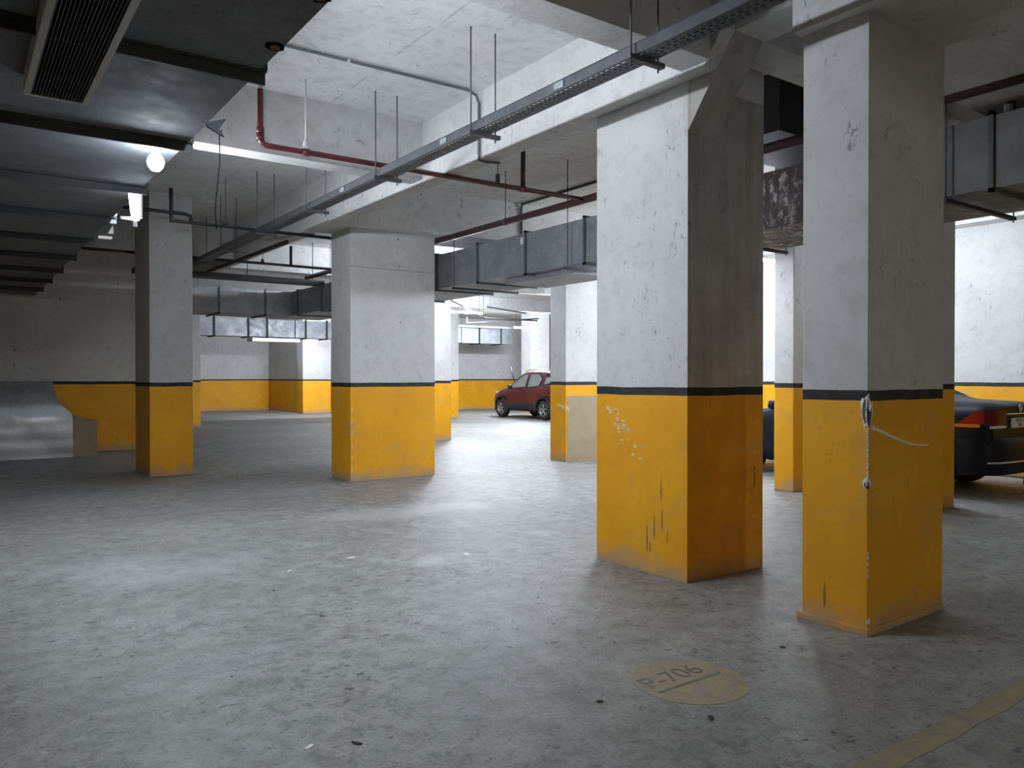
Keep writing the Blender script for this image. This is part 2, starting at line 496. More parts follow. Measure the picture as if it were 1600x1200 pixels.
GP = 'striped square pillars'
pillar(2.33, 2.93, 12.27, 13.35, CEIL, 'slim white and yellow pillar standing alone left of the middle pillar')
def b_extra(mb):
    mb.box(4.51, 5.86, 10.146, 10.16, 3.0, 3.005, 1)
    for k, z in enumerate((3.45, 3.06, 2.25)):
        blob(mb, 'y', 10.15, 5.25 + 0.02 * k, z, 0.014, 0.014, 1, seed=k)
    for k in range(6):
        blob(mb, 'y', 10.15, 4.53, 0.15 + 0.17 * k, 0.012, 0.04, 3, seed=20 + k)
pillar(4.51, 5.86, 10.15, 10.82, 3.55, 'wide white and yellow pillar under the far end of the perforated cable tray', b_extra, [M['concrete_raw'], M['smear'], M['fleck']])
def c_extra(mb):
    rnd = random.Random(7)
    for k in range(26):
        t = rnd.random()
        blob(mb, 'x', 4.2, 4.52 - 0.28 * t + rnd.uniform(-.06, .06), 1.17 - 0.32 * t + rnd.uniform(-.1, .1), rnd.uniform(.008, .026), rnd.uniform(.008, .022), 1, 9, k)
    for (y, z, h) in ((3.98, .42, .10), (4.06, .34, .09), (4.13, .26, .12), (4.10, .19, .05), (3.93, .30, .05), (3.99, .62, .09)):
        blob(mb, 'x', 4.2, y, z, 0.007, h, 2, 9, int(z * 100))
    blob(mb, 'y', 3.74, 4.95, .70, .012, .10, 2, 9, 8)
c_obj = thing('pillar', (4.62, 4.2, 0), 'largest white and yellow pillar with a slanted bracket at its top', 'pillar')
cm = MB().box(4.2, 5.05, 3.74, 4.69, 0, BEAM); cm.mi[2] = 3; c_extra(cm)
cs = part('shaft', cm, [M['paint'], M['fleck'], M['smear'], M['stained']], c_obj)
bv = cs.modifiers.new('soft_edges', 'BEVEL'); bv.width = 0.012; bv.segments = 2; bv.limit_method = 'ANGLE'
part('haunch', MB().prism([(3.74, 3.18), (3.74, 3.74), (3.34, 3.74)], 'x', 4.2, 4.5), M['stained'], c_obj, 'slanted concrete bracket')
def d_extra(mb):
    cx, cy = 4.17, 2.393
    # knocked-off corner: pale rim, dark core, on both faces
    for face, c0, cc, s in (('x', cx, cy + .012, 1), ('y', cy, cx + .012, 2)):
        blob(mb, face, c0, cc, 1.262, 0.034, 0.098, 1, 15, s, 0.0035)
        blob(mb, face, c0, cc - .004, 1.25, 0.024, 0.078, 2, 15, s + 4, 0.006)
        blob(mb, face, c0, cc, 0.855, 0.026, 0.034, 1, 11, s + 8, 0.0035)
        blob(mb, face, c0, cc - .006, 0.845, 0.016, 0.022, 2, 11, s + 9, 0.006)
    rnd = random.Random(3)
    z = 1.16
    while z > 0.87:
        h = rnd.uniform(.008, .022)
        blob(mb, 'y', cy, cx + .005, z, .009, h, 1, 8, int(z * 1000), .0035)
        z -= h * 1.6
    for z in (.33, .36, .40, .435, .46): blob(mb, 'y', cy, cx + .006, z, .008, .014, 1, 8, int(z * 1000))
    blob(mb, 'y', cy, cx + .01, .075, .022, .022, 1, 10, 44)
    # curved gouge on the near face
    pts = [(4.20, 1.185), (4.30, 1.155), (4.42, 1.118), (4.54, 1.085), (4.66, 1.058), (4.76, 1.046), (4.86, 1.042)]
    lo = [(x, z - (.024 - .0028 * i)) for i, (x, z) in enumerate(pts)]
    mb.prism(pts + lo[::-1], 'y', cy - .004, cy + .004, 1)
    # mortar foot
    mb.prism([(4.145, 2.375), (5.036, 2.387), (5.036, 2.81), (4.145, 2.83)], 'z', 0, 0.04, 0)
    blob(mb, 'x', cx, 2.66, .16, .010, .09, 3, 9, 71)
pillar(4.17, 5.03, 2.393, 2.806, 3.50, 'nearest white and yellow pillar with a chipped corner and pale curved scratch', d_extra, [M['plaster_raw'], M['concrete_raw'], M['smear']])
def e_extra(mb):
    mb.box(8.585, 9.5, 10.344, 10.36, 0.03, 1.14, 1)
    mb.prism([(8.57, .99), (8.62, .93), (8.62, .86), (8.59, .90)], 'y', 10.341, 10.36, 2)
    mb.prism([(10.36, .95), (10.50, .99), (10.62, .985), (10.36, .86)], 'x', 8.555, 8.57, 2)
pillar(8.56, 9.5, 10.35, 10.78, 3.55, 'white and yellow pillar with a faded beige patch beside the red car', e_extra, [M['faded'], M['fleck']])
pillar(8.61, 9.3, 5.92, 6.21, CEIL, 'slim white and yellow pillar seen between the two nearest pillars')
pillar(8.5, 9.14, 4.22, 4.6, CEIL, 'white and yellow pillar peeking out behind the chipped pillar beside the dark sedan')
pillar(8.7, 9.385, 15.5, 16.2, CEIL, 'brightly lit white and yellow pillar right behind the wide middle pillar')
pillar(13.8, 14.54, 23.5, 24.2, CEIL, 'distant pillar just right of the brightly lit pillar behind the middle one')
pillar(5.2, 5.92, 23.9, 24.6, CEIL, 'distant shaded pillar peeking out behind the slim left pillar')
pillar(11.5, 12.7, 30.5, 31.2, CEIL, 'brightly lit pillar built into the corner of the far wall')
pillar(19.63, 20.6, 26.0, 26.7, CEIL, 'glowing white pillar standing behind the red car')

# ------------------------------------------------------------------ lamps
def tube_lamp(x, y, z, along, label, mat, length=1.2, wide=.03):
    """LED batten hung under the ceiling: housing, glowing tube, two end caps, two hanger wires"""
    t = thing('tube_light', (x, y, z), label, 'lamp', 'ceiling tube lights')
    h = length / 2
    def bx(a0, a1, b0, b1, c0, c1):
        return MB().box(x + a0, x + a1, y + b0, y + b1, z + c0, z + c1) if along == 'x' else MB().box(x + b0, x + b1, y + a0, y + a1, z + c0, z + c1)
    part('housing', bx(-h, h, -wide if along == 'x' or x > 3 else -.03, wide, .026, .06), M['white_plastic'], t)
    a, b = ((x - h + .02, y, z), (x + h - .02, y, z)) if along == 'x' else ((x, y - h + .02, z), (x, y + h - .02, z))
    part('tube', MB().tube([a, b], 0.02, 12), mat, t)
    for s in (-1, 1):
        part('end_cap', bx(min(s * h, s * (h - .025)), max(s * h, s * (h - .025)), -.024, .024, -.024, .028), M['white_plastic'], t)
        q = (x + s * h * .8, y) if along == 'x' else (x, y + s * h * .8)
        part('hanger', MB().tube([(*q, z + .06), (*q, CEIL)], 0.004, 6), M['rod'], t)
    return t
tube_lamp(12.1, 19.2, 3.34, 'x', 'glowing tube light nearer than the other one left of the red car', M['tube_rear'])
tube_lamp(17.45, 23.4, 3.30, 'x', 'glowing tube light hanging above the red car', M['tube_rear'])
tube_lamp(10.75, 7.95, 3.36, 'x', 'glowing tube light seen between the two nearest pillars', M['tube'])
tube_lamp(8.0, 13.4, 3.55, 'x', 'tube light above the grey duct in front of the brightly lit pillar', M['tube'])
tube_lamp(10.9, 28.2, 3.50, 'x', 'tube light beyond the far duct near the corner of the far wall', M['tube'])
tube_lamp(10.3, 5.4, 3.5, 'y', 'tube light above the dark sedan', M['tube_sedan'])
tube_lamp(1.332, 4.46, 3.15, 'y', 'tube light beside the big dark duct lighting the white ceiling bay', M['tube_alcove'], .86, .03)
tube_lamp(7.7, 7.55, 2.82, 'y', 'added unseen tube light beside the long grey duct behind the largest pillar', M['added_tube_row'], 1.2, .15)  # unseen lamp added to brighten the pillars and floor further back
tube_lamp(1.345, 7.66, 3.17, 'y', 'added unseen reflector tube light beside the big dark duct over the aisle', M['added_tube_aisle'], 1.2, .04)  # hidden lamp added for the middle floor; wider housing shields the ceiling
tube_lamp(6.25, -3.4, 2.9, 'y', 'tube light near the entrance wall', M['tube_back'], 1.2, .2)
tube_lamp(21.5, 20.0, 3.4, 'x', 'tube light in the far right parking row', M['tube'])

bl = thing('light_bulb', (1.11, 5.62, 2.93), 'small round glowing bulb hanging under the edge of the dark duct', 'lamp')
pr = [(-.062, .002), (-.055, .026), (-.03, .046), (0, .054), (.028, .046), (.05, .028), (.06, .022)]
part('bulb', MB().lathe(pr, (1.11, 5.62, 2.885), 'z', 20), M['bulb'], bl)
part('holder', MB().lathe([(.055, .001), (.055, .024), (.10, .022), (.115, .001)], (1.11, 5.62, 2.885), 'z', 16), M['white_plastic'], bl)

pl = thing('glow_panel', (1.36, 7.02, 2.8), 'glowing white upright panel at the side of the dark duct', 'lamp')
part('lit_panel', MB().prism([(1.175, 2.985), (1.265, 2.985), (1.265, 2.76), (1.225, 2.72), (1.20, 2.76), (1.19, 2.84)], 'y', 7.0, 7.02), M['panel'], pl)  # bright shape of unclear origin, given emission of its own
part('back_plate', MB().box(1.25, 1.28, 7.0, 7.05, 2.76, 2.995), M['white_plastic'], pl)
part('bracket', MB().box(1.12, 1.26, 7.02, 7.045, 2.74, 2.765), M['white_plastic'], pl)
part('lower_tab', MB().box(1.21, 1.24, 6.99, 7.02, 2.685, 2.73), M['white_plastic'], pl)

# ------------------------------------------------------------------ big dark duct overhead on the left
DX0, DX1, DZ0, DZ1 = -1.3, 1.27, 3.0, 3.5
du = thing('air_duct', (0, 8, DZ0), 'big dark overhead air duct with flanged joints along the left side', 'air duct')
part('duct_body', MB().box(DX0, DX1, -1.5, 17.2, DZ0, DZ1), M['galv_dark'], du)
k = -3
while True:
    y = 3.97 + 1.47 * k
    if y > 16.9: break
    if y > -1.4:
        mb = MB()
        mb.box(DX0 - .03, DX1 + .03, y - .035, y + .035, DZ0 - .010, DZ0)
        mb.box(DX0 - .03, DX1 + .03, y - .008, y + .008, DZ0 - .065, DZ0 - .010)
        mb.box(DX1, DX1 + .03, y - .045, y + .045, DZ0, DZ1)
        part('flange', mb, M['flange'], du, 'dark angle iron flange')
    k += 1
# air grille in the duct's underside
gm = MB()
gx0, gx1, gy0, gy1, gz = 0.303, 0.598, 2.6, 4.72, DZ0 - .10
gm.box(gx0, gx0 + .03, gy0, gy1, gz, DZ0); gm.box(gx1 - .03, gx1, gy0, gy1, gz, DZ0)
gm.box(gx0 + .03, gx1 - .03, gy0, gy0 + .03, gz, DZ0); gm.box(gx0 + .03, gx1 - .03, gy1 - .03, gy1, gz, DZ0)
gm.box(gx0 + .03, gx1 - .03, gy0 + .03, gy1 - .03, DZ0 - .006, DZ0 - .001, 1)
nsl = 16
for i in range(nsl):
    xx = gx0 + .03 + (gx1 - gx0 - .06) * (i + .5) / nsl
    gm.prism([(xx - .005, gz + .002), (xx - .001, gz + .002), (xx + .005, DZ0 - .008), (xx + .001, DZ0 - .008)], 'y', gy0 + .03, gy1 - .03, 2)
for yy in (3.4, 3.9, 4.4):
    gm.box(gx0 + .03, gx1 - .03, yy - .004, yy + .004, gz + .008, DZ0 - .008, 2)
part('air_grille', gm, [M['grillf'], M['black'], M['grey_slat']], du, 'long dark slatted air grille with a pale frame')
for (cx, cy, r, s) in ((1.235, 3.62, .05, 1), (1.225, 3.05, .045, 2)):
    mb = MB()
    rnd = random.Random(s)
    prf = [(cx + math.cos(a * math.pi / 8) * r * rnd.uniform(.75, 1.1), cy + math.sin(a * math.pi / 8) * r * rnd.uniform(.75, 1.1)) for a in range(16)]
    mb.prism(prf, 'z', DZ0 - .006, DZ0 - .001, 0)
    mb.prism([(cx + (x - cx) * .55, cy + (y - cy) * .55) for x, y in prf], 'z', DZ0 - .010, DZ0 - .006, 1)
    part('rust_hole', mb, [M['black'], M['rust']], du, 'rusty torn hole at the edge')
fl = MB().prism([(1.27, 3.01), (1.39, 3.055), (1.35, 2.985), (1.38, 2.94), (1.28, 2.985)], 'y', 4.98, 4.995)
part('tape_flap', fl, M['black'], du, 'loose dark flap of tape')
single('hanging_wire', MB().tube([(1.37, 4.995, 2.99), (1.36, 5.02, 2.95), (1.365, 5.03, 2.8), (1.34, 5.05, 2.5), (1.352, 5.06, 2.38)], .0035, 6), M['black'],
       'thin dark wire dangling from the loose flap of the big dark duct', 'wire')
# small bracket further along
sb = MB().box(1.27, 1.40, 9.3, 9.33, 2.93, 2.96); sb.prism([(1.36, 2.99), (1.41, 3.09), (1.42, 2.99)], 'y', 9.3, 9.32)
single('duct_bracket', sb, M['white_plastic'], 'small pale bracket on the duct edge beyond the glowing white panel', 'bracket')

# ------------------------------------------------------------------ long grey duct on the right with elbow at its far end
QX0, QX1, QZ0, QZ1 = 6.3, 7.37, 2.86, 3.40
dg = thing('air_duct', (6.8, 9, QZ0), 'long grey metal air duct passing behind the nearest pillars, rusty in the middle', 'air duct')
mb = MB()
mb.prism([(QX0, -2.0), (QX1, -2.0), (QX1, 18.4), (4.0, 18.4), (4.0, 17.4), (QX0, 17.4)], 'z', QZ0, QZ1)
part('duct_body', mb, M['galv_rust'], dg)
for y in (1.2, 2.65, 4.15, 5.70, 7.25, 8.46, 9.64, 10.85, 12.45, 14.0, 15.6, 17.0):
    m2 = MB()
    m2.box(QX0 - .028, QX0 - .001, y - .016, y + .016, QZ0 - .03, QZ1 + .03)
    m2.box(QX0 - .028, QX1 + .028, y - .016, y + .016, QZ0 - .03, QZ0 - .001)
    m2.box(QX0 - .028, QX1 + .028, y - .016, y + .016, QZ1 + .001, QZ1 + .03)
    part('flange', m2, M['galv_dark'], dg)
for x in (4.7, 5.7):
    m2 = MB()
    m2.box(x - .016, x + .016, 17.372, 17.399, QZ0 - .03, QZ1 + .03)
    m2.box(x - .016, x + .016, 17.372, 18.43, QZ0 - .03, QZ0 - .001)
    part('flange', m2, M['galv_dark'], dg)
for y in (2.95, 5.2, 7.5, 10.2, 13.0, 15.0):
    m2 = MB().box(QX0 - .1, QX1 + .06, y - .02, y + .02, QZ0 - .06, QZ0 - .031)
    part('support_bar', m2, M['flange'], dg)
    for x in (QX0 - .07, QX1 + .05):
        top = 3.55 if 9.85 < y < 10.82 else (3.5 if 1.85 < y < 2.82 else CEIL)
        part('hanger_rod', MB().tube([(x, y, QZ0 - .08), (x, y, top)], .006, 6), M['rod'], dg)
m2 = MB().box(6.45, 7.2, 7.65, 9.15, QZ0 - .075, QZ0 - .001)
part('grille_box', m2, M['galv'], dg, 'shallow grille box under the duct')
part('sticker', MB().box(6.293, 6.2995, 8.52, 8.58, 3.26, 3.35), M['white_plastic'], dg, 'small white sticker')

# far duct across the rear aisle
df = thing('air_duct', (13, 27.3, 2.86), 'distant bluish grey air duct running across the far end of the garage', 'air duct')
part('duct_body', MB().box(6.0, 19.6, 27.3, 28.0, 2.88, 3.5), M['galv'], df)
for x in (7.2, 8.35, 9.0, 10.4, 11.2, 12.9, 14.5, 16.1, 17.9, 19.0):
    m2 = MB().box(x - .03, x + .03, 27.26, 27.299, 2.84, 3.54); m2.box(x - .03, x + .03, 27.26, 28.04, 2.84, 2.879)
    part('flange', m2, M['flange'], df)
part('grille_box', MB().box(8.5, 10.2, 27.35, 27.95, 2.72, 2.84), M['galv_bright'], df, 'bright metal grille box under the duct')
for x in (6.5, 10.0, 13.5, 17.0):
    part('hanger_rod', MB().tube([(x, 27.25, 2.84), (x, 27.25, CEIL)], .012, 6), M['rod'], df)
part('support_rail', MB().box(14.3, 19.5, 27.1, 27.16, 3.52, 3.60), M['galv_bright'], df)

# plain black box filling a dark region against the ceiling
ds = thing('air_duct', (6.9, 4.6, 3.63), 'black box tucked against the ceiling between the two nearest pillars', 'air duct')
part('duct_body', MB().box(5.93, 8.3, 4.23, 5.0, 3.63, CEIL - .003), M['flange'], ds)
part('flange', MB().box(7.4, 7.45, 4.2, 4.229, 3.60, CEIL - .003), M['galv_dark'], ds)

# ------------------------------------------------------------------ sheet metal duct piece standing on the floor at the left
el = thing('duct_elbow', (0.9, 16.5, 0), 'shiny galvanised duct elbow with a curved edge standing on the floor by the rear wall', 'duct piece')
prof = []
X0, X1, ZT, ZS = -1.4, 1.8, 1.378, .66
out = [(1.50, ZT)]
for i in range(1, 11):
    a = math.radians(9 * i)
    out.append((1.50 + .66 * (1 - math.cos(a)), ZT - (ZT - ZS) * math.sin(a)))
# front sheet as a grid, curling back towards its top
mb = MB()
rows = 26
def edge_x(z):
    if z <= ZS: return 1.79
    for (xa, za), (xb, zb) in zip(out, out[1:]):
        if zb <= z <= za: return min(1.79, xa + (xb - xa) * (za - z) / max(1e-6, za - zb))
    return 1.5
vs, fs = [], []
NX = 14
for j in range(rows + 1):
    z = ZT * j / rows
    ex = edge_x(z)
    q = max(0, (z - .55) / (ZT - .55))
    yy = 16.26 + .30 * q * q + .003 * math.sin(j * 1.3)
    for i in range(NX + 1):
        x = X0 + (ex - X0) * i / NX
        vs.append((x, yy + .004 * math.sin(x * 5 + j * .4), z))
for j in range(rows):
    for i in range(NX):
        a = j * (NX + 1) + i
        fs.append((a, a + 1, a + NX + 2, a + NX + 1))
mb.add(vs, fs, 0, True)
part('front_sheet', mb, M['galv_bright'], el)
mb = MB()
mb.prism([(X0, 0), (1.79, 0), (1.79, ZS), (X0, ZS)], 'y', 16.30, 17.0)
mb.prism([(X0, ZS), (1.78, ZS)] + [(x, z) for x, z in out[::-1] if x < 1.75] + [(X0, ZT - .01)], 'y', 16.62, 17.0)
part('shell', mb, M['galv'], el)
part('end_collar', MB().prism([(1.79, 0), (2.19, 0)] + [(2.19, .655)] + [(x, z) for x, z in out[::-1] if 1.80 < x < 2.15] + [(1.79, .785)], 'y', 16.27, 16.9), M['faded'], el, 'dusty beige end collar')

# ------------------------------------------------------------------ perforated cable tray
TX0, TX1, TZ0, TZ1 = 3.295, 3.445, 3.36, 3.425
tr = thing('cable_tray', (3.37, 7, TZ0), 'long perforated grey cable tray hanging from rods below the white ceiling bay', 'cable tray')
mb = MB()
y0, y1 = 0.6, 14.95
nrow, pitch = 4, 0.05
cw = (TX1 - TX0 - .02) / nrow
mb.box(TX0, TX0 + .01, y0, y1, TZ0, TZ0 + .002); mb.box(TX1 - .01, TX1, y0, y1, TZ0, TZ0 + .002)
ny = int((y1 - y0) / pitch)
for r in range(nrow):
    xa = TX0 + .01 + cw * r; xb = xa + cw
    ha, hb = xa + cw * .28, xb - cw * .28
    mb.add([(xa, y0, TZ0), (ha, y0, TZ0), (ha, y0 + ny * pitch, TZ0), (xa, y0 + ny * pitch, TZ0)], [(0, 1, 2, 3)])
    mb.add([(hb, y0, TZ0), (xb, y0, TZ0), (xb, y0 + ny * pitch, TZ0), (hb, y0 + ny * pitch, TZ0)], [(0, 1, 2, 3)])
    sh = pitch * .5 if r % 2 else 0
    for i in range(ny):
        a = y0 + i * pitch + sh * .0
        off = .012 if r % 2 else 0
        s0, s1 = a + .028 + off, a + .05 + off
        mb.add([(ha, s0, TZ0), (hb, s0, TZ0), (hb, s1, TZ0), (ha, s1, TZ0)], [(0, 1, 2, 3)])
part('tray_bed', mb, M['tray'], tr)
for xs in ((TX0 - .002, TX0), (TX1, TX1 + .002)):
    m2 = MB().box(xs[0], xs[1], y0, y1, TZ0, TZ1)
    m2.box(xs[0] - .006, xs[1] + .006, y0, y1, TZ1, TZ1 + .003)
    part('side_rail', m2, M['tray'], tr)
for y in (1.6, 3.35, 5.1, 6.77, 8.55, 10.3, 12.0, 13.7):
    part('trapeze_bar', MB().box(TX0 - .05, TX1 + .09, y - .02, y + .02, TZ0 - .03, TZ0 - .001), M['rod'] if y < 4 else M['tray'], tr)
    for x in (TX0 - .028, TX1 + .05):
        part('hanger_rod', MB().tube([(x, y, TZ0 - .06), (x, y, CEIL)], .006, 6), M['rod'], tr)
for y in (4.05, 5.55, 7.6):
    part('joint_plate', MB().box(TX0 - .012, TX0 - .002, y - .05, y + .05, TZ0 + .01, TZ1 - .01), M['galv'], tr)
# second, dark tray across
tb = thing('cable_tray', (4.6, 15.1, 3.30), 'black cable tray crossing behind the slim left pillar at the end of the perforated tray', 'cable tray')
m2 = MB().box(2.6, 6.1, 14.98, 15.22, 3.30, 3.305); m2.box(2.6, 6.1, 14.975, 14.98, 3.30, 3.40); m2.box(2.6, 6.1, 15.22, 15.225, 3.30, 3.40)
part('tray_bed', m2, M['blackpipe'], tb)
for x in (3.0, 4.6, 5.9):
    part('hanger_rod', MB().tube([(x, 15.1, 3.30), (x, 15.1, CEIL)], .008, 6), M['rod'], tb)

# ------------------------------------------------------------------ sprinkler pipes
PZ = 3.495
mp = thing('sprinkler_main', (5.92, 8, PZ), 'thick maroon sprinkler main running above the grey duct and behind the nearest pillars', 'pipe')
part('pipe', MB().tube([(5.92, -2, PZ), (5.92, 15.5, PZ)], .043, 14), M['darkred'], mp)
for y in (0.9, 3.1, 5.9, 8.4, 11.3):
    m2 = MB().lathe([(-.015, .044), (-.015, .05), (.015, .05), (.015, .044)], (5.92, y, PZ), 'y', 14)
    m2.tube([(5.92, y, PZ + .045), (5.92, y, 3.5 if 1.85 < y < 2.82 else (3.55 if 9.85 < y < 10.82 else CEIL))], .006, 6)
    part('hanger', m2, M['rod'], mp)

bp = thing('sprinkler_branch', (4, 6.6, PZ), 'red sprinkler branch pipe with an upright riser in the white ceiling bay', 'pipe')
part('pipe', MB().tube([(2.21, 6.87, 3.98), (2.21, 6.87, PZ + .05), (2.225, 6.87, PZ + .015), (2.27, 6.87, PZ), (5.874, 6.82, PZ)], .026, 12), M['redpipe'], bp)
for c, ax, hh in (((2.21, 6.87, 3.62), 'z', .03), ((2.21, 6.87, PZ + .07), 'z', .035), ((2.62, 6.865, PZ), 'x', .035), ((5.05, 6.835, PZ), 'x', .035)):
    part('coupling', MB().lathe([(-hh, .027), (-hh, .034), (hh, .034), (hh, .027)], c, ax, 12), M['redpipe'], bp)
m2 = MB().lathe([(0, .001), (0, .02), (.03, .02), (.035, .01), (.07, .01), (.072, .03), (.076, .03), (.076, .001)], (2.21, 6.87, 3.98), 'z', 12)
part('sprinkler_head', m2, M['galv'], bp)
m2 = MB().tube([(2.62, 6.865, PZ + .03), (2.62, 6.865, CEIL)], .007, 8)
m2.lathe([(-.002, .03), (.06, .022), (.09, .010)], (2.62, 6.865, PZ + .03), 'z', 12)
part('hanger_rod', m2, M['whiterod'], bp, 'white hanger rod')
part('riser', MB().tube([(5.05, 6.835, PZ), (5.05, 6.835, 3.95)], .027, 12), M['darkred'], bp, 'dark maroon riser')
m2 = MB().lathe([(0, .012), (0, .024), (.09, .024), (.095, .012)], (4.72, 6.84, PZ + .02), 'z', 10)
m2.tube([(4.72, 6.84, PZ + .11), (4.72, 6.84, CEIL)], .004, 6)
part('clamp', m2, M['rod'], bp)

b2 = thing('sprinkler_branch', (3.5, 10.45, PZ), 'black sprinkler pipe with a raised step and riser at the slim left pillar', 'pipe')
m2 = MB().tube([(1.66, 10.88, PZ + .11), (2.50, 10.88, PZ + .11), (2.57, 10.88, PZ + .09), (2.58, 10.88, PZ)], .024, 10)
m2.tube([(2.33, 10.87, PZ + .42), (2.33, 10.87, PZ), (5.874, 10.87, PZ)], .027, 10)
part('pipe', m2, M['blackpipe'], b2)
m2 = MB().lathe([(0, .02), (0, .04), (.05, .03), (.08, .01)], (3.02, 10.87, PZ + .02), 'z', 10); m2.tube([(3.02, 10.87, PZ + .1), (3.02, 10.87, CEIL)], .004, 6)
part('hanger', m2, M['rod'], b2)
b3 = thing('sprinkler_branch', (3.5, 13.98, PZ), 'thin black sprinkler pipe further back with one short riser left of the middle pillar', 'pipe')
part('pipe', MB().tube([(1.55, 13.98, PZ), (2.3, 13.98, PZ)], .025, 10).tube([(2.3, 13.98, PZ), (5.874, 13.98, PZ)], .025, 10), M['blackpipe'], b3)
part('riser', MB().tube([(5.05, 13.98, PZ), (5.05, 13.98, PZ + .36)], .027, 10), M['blackpipe'], b3)
part('hanger', MB().tube([(4.53, 13.98, PZ), (4.53, 13.98, CEIL)], .005, 6).lathe([(0, .02), (0, .035), (.06, .02)], (4.53, 13.98, PZ + .02), 'z', 10), M['rod'], b3)
xp = thing('sprinkler_crosspipe', (3.86, 12.6, 3.39), 'dark pipe running back beside the far end of the perforated cable tray', 'pipe')
part('pipe', MB().tube([(3.9, 10.95, 3.39), (3.82, 14.9, 3.39)], .03, 10), M['blackpipe'], xp)
part('hanger', MB().tube([(3.85, 13.3, 3.42), (3.85, 13.3, CEIL)], .005, 6), M['rod'], xp)

# pipes hanging around the two far lamps
fp = thing('fire_pipe', (12.5, 16, 3.2), 'thin dark pipes zigzagging beside the two far glowing tube lights', 'pipe')
m2 = MB().tube([(9.7, 16.6, 3.5), (13.4, 20.2, 3.32)], .02, 8)
m2.tube([(11.4, 17.0, 3.3), (13.4, 18.0, 3.3)], .022, 8)
m2.tube([(13.4, 20.2, 3.32), (15.5, 20.2, 3.30)], .022, 8)
m2.tube([(12.8, 20.2, 3.3), (12.8, 20.2, 3.12), (14.8, 19.2, 3.28)], .02, 8)
part('pipe', m2, M['conduit'], fp)
part('hanger', MB().tube([(13.4, 20.2, 3.3), (13.4, 20.2, CEIL)], .01, 6).tube([(10.2, 17.1, 3.48), (10.2, 17.1, CEIL)], .01, 6), M['rod'], fp)

# right: drain stub on top of the near duct
m2 = MB().lathe([(0, .001), (0, .035), (.10, .04), (.15, .03), (.17, .012), (.2, .018), (.215, .001)], (6.42, 2.58, QZ1 + .002), 'z', 12)
single('pipe_plug', m2, M['rod'], 'small dark bottle-shaped valve standing on the grey duct right of the chipped pillar', 'valve')

# ------------------------------------------------------------------ conduits
cz = CEIL - .018
cd = thing('conduit', (2.8, 6.2, cz), 'thin grey conduit crossing the white ceiling bay and bending down the beam', 'conduit')
m2 = MB().tube([(1.3, 6.24, cz), (3.95, 6.2, cz), (4.03, 6.2, cz - .03), (4.06, 6.2, cz - .1), (4.06, 6.2, 3.56), (4.065, 6.2, 3.51), (4.12, 6.19, 3.5), (4.27, 6.16, 3.505)], .013, 10)
part('pipe', m2, M['conduit'], cd)
for x in (1.55, 2.1, 2.75, 3.35, 3.85):
    part('clip', MB().lathe([(-.012, .014), (-.012, .018), (.012, .018), (.012, .014)], (x, 6.22, cz), 'x', 10), M['white_plastic'], cd)
c2 = MB().tube([(7.2, 5.0, cz), (7.22, 9.80, cz), (7.23, 9.825, cz - .05), (7.23, 9.825, 3.5)], .02, 8)
single('conduit', c2, M['conduit'], 'dark conduit on the ceiling behind the maroon pipe dropping down a beam', 'conduit')

# ------------------------------------------------------------------ floor markings and litter
mk = thing('parking_bay_mark', (2.86, 2.56, 0), 'faded yellow painted circle reading P-706 on the floor', 'floor marking')
disc = [(2.86 + math.cos(2 * math.pi * a / 48) * .275, 2.53 + math.sin(2 * math.pi * a / 48) * .275) for a in range(48)]
part('painted_disc', MB().prism(disc, 'z', 0.0, .0015), M['mark_yellow'], mk)
tm = text_mesh('P-706', .165, Matrix.Translation((2.83, 2.615, .0022)))
part('lettering', tm, M['mark_black'], mk, 'dark stencilled lettering P-706')
part('underline', MB().box(2.63, 3.06, 2.505, 2.522, .0014, .003), M['mark_black'], mk)
ln = MB()
rnd = random.Random(5)
pts_a, pts_b = [], []
for i in range(60):
    x = 2.55 + i * .09
    pts_a.append((x, 1.505 + rnd.uniform(-.006, .006))); pts_b.append((x, 1.615 + rnd.uniform(-.006, .006)))
ln.prism(pts_a + pts_b[::-1], 'z', 0, .0015)
single('parking_bay_line', ln, M['mark_line'], 'worn yellow painted parking line on the floor below the chipped pillar', 'floor marking')

def scrap(x, y, w, d, rot, mat, label, cat, name, lift=.006):
    rnd = random.Random(int(x * 100 + y * 10))
    c, s_ = math.cos(rot), math.sin(rot)
    mb = MB()
    top = []
    n = 7
    for i in range(n):
        a = 2 * math.pi * i / n
        u, v = math.cos(a) * w * rnd.uniform(.7, 1.1), math.sin(a) * d * rnd.uniform(.7, 1.1)
        top.append((x + u * c - v * s_, y + u * s_ + v * c, rnd.uniform(.002, lift)))
    bot = [(a, b, 0.0) for a, b, z in top]
    mb.add(bot + top + [(x, y, lift)], [tuple(range(n))[::-1]] + [(i, (i + 1) % n, n + (i + 1) % n, n + i) for i in range(n)] + [(n + i, n + (i + 1) % n, 2 * n) for i in range(n)])
    single(name, mb, mat, label, cat)
scrap(1.13, 2.94, .028, .013, .5, M['paper'], 'small white scrap of paper lying in the front left of the floor', 'litter', 'paper_scrap')
scrap(2.60, 5.85, .05, .02, .2, M['paper'], 'white scrap of paper on the floor in front of the wide middle pillar', 'litter', 'paper_scrap')
scrap(2.05, 5.72, .03, .012, .9, M['paper'], 'tiny pale scrap on the floor ahead of the slim left pillar', 'litter', 'paper_scrap')
scrap(3.42, 5.42, .06, .03, 1.2, M['plaster_raw'], 'pale smear of plaster crumbs on the floor left of the largest pillar', 'litter', 'plaster_flake', .004)
scrap(1.3, 2.86, .03, .012, 2.2, M['leafbit'], 'dark crumb of dirt beside the front white paper scrap', 'litter', 'dirt_crumb')
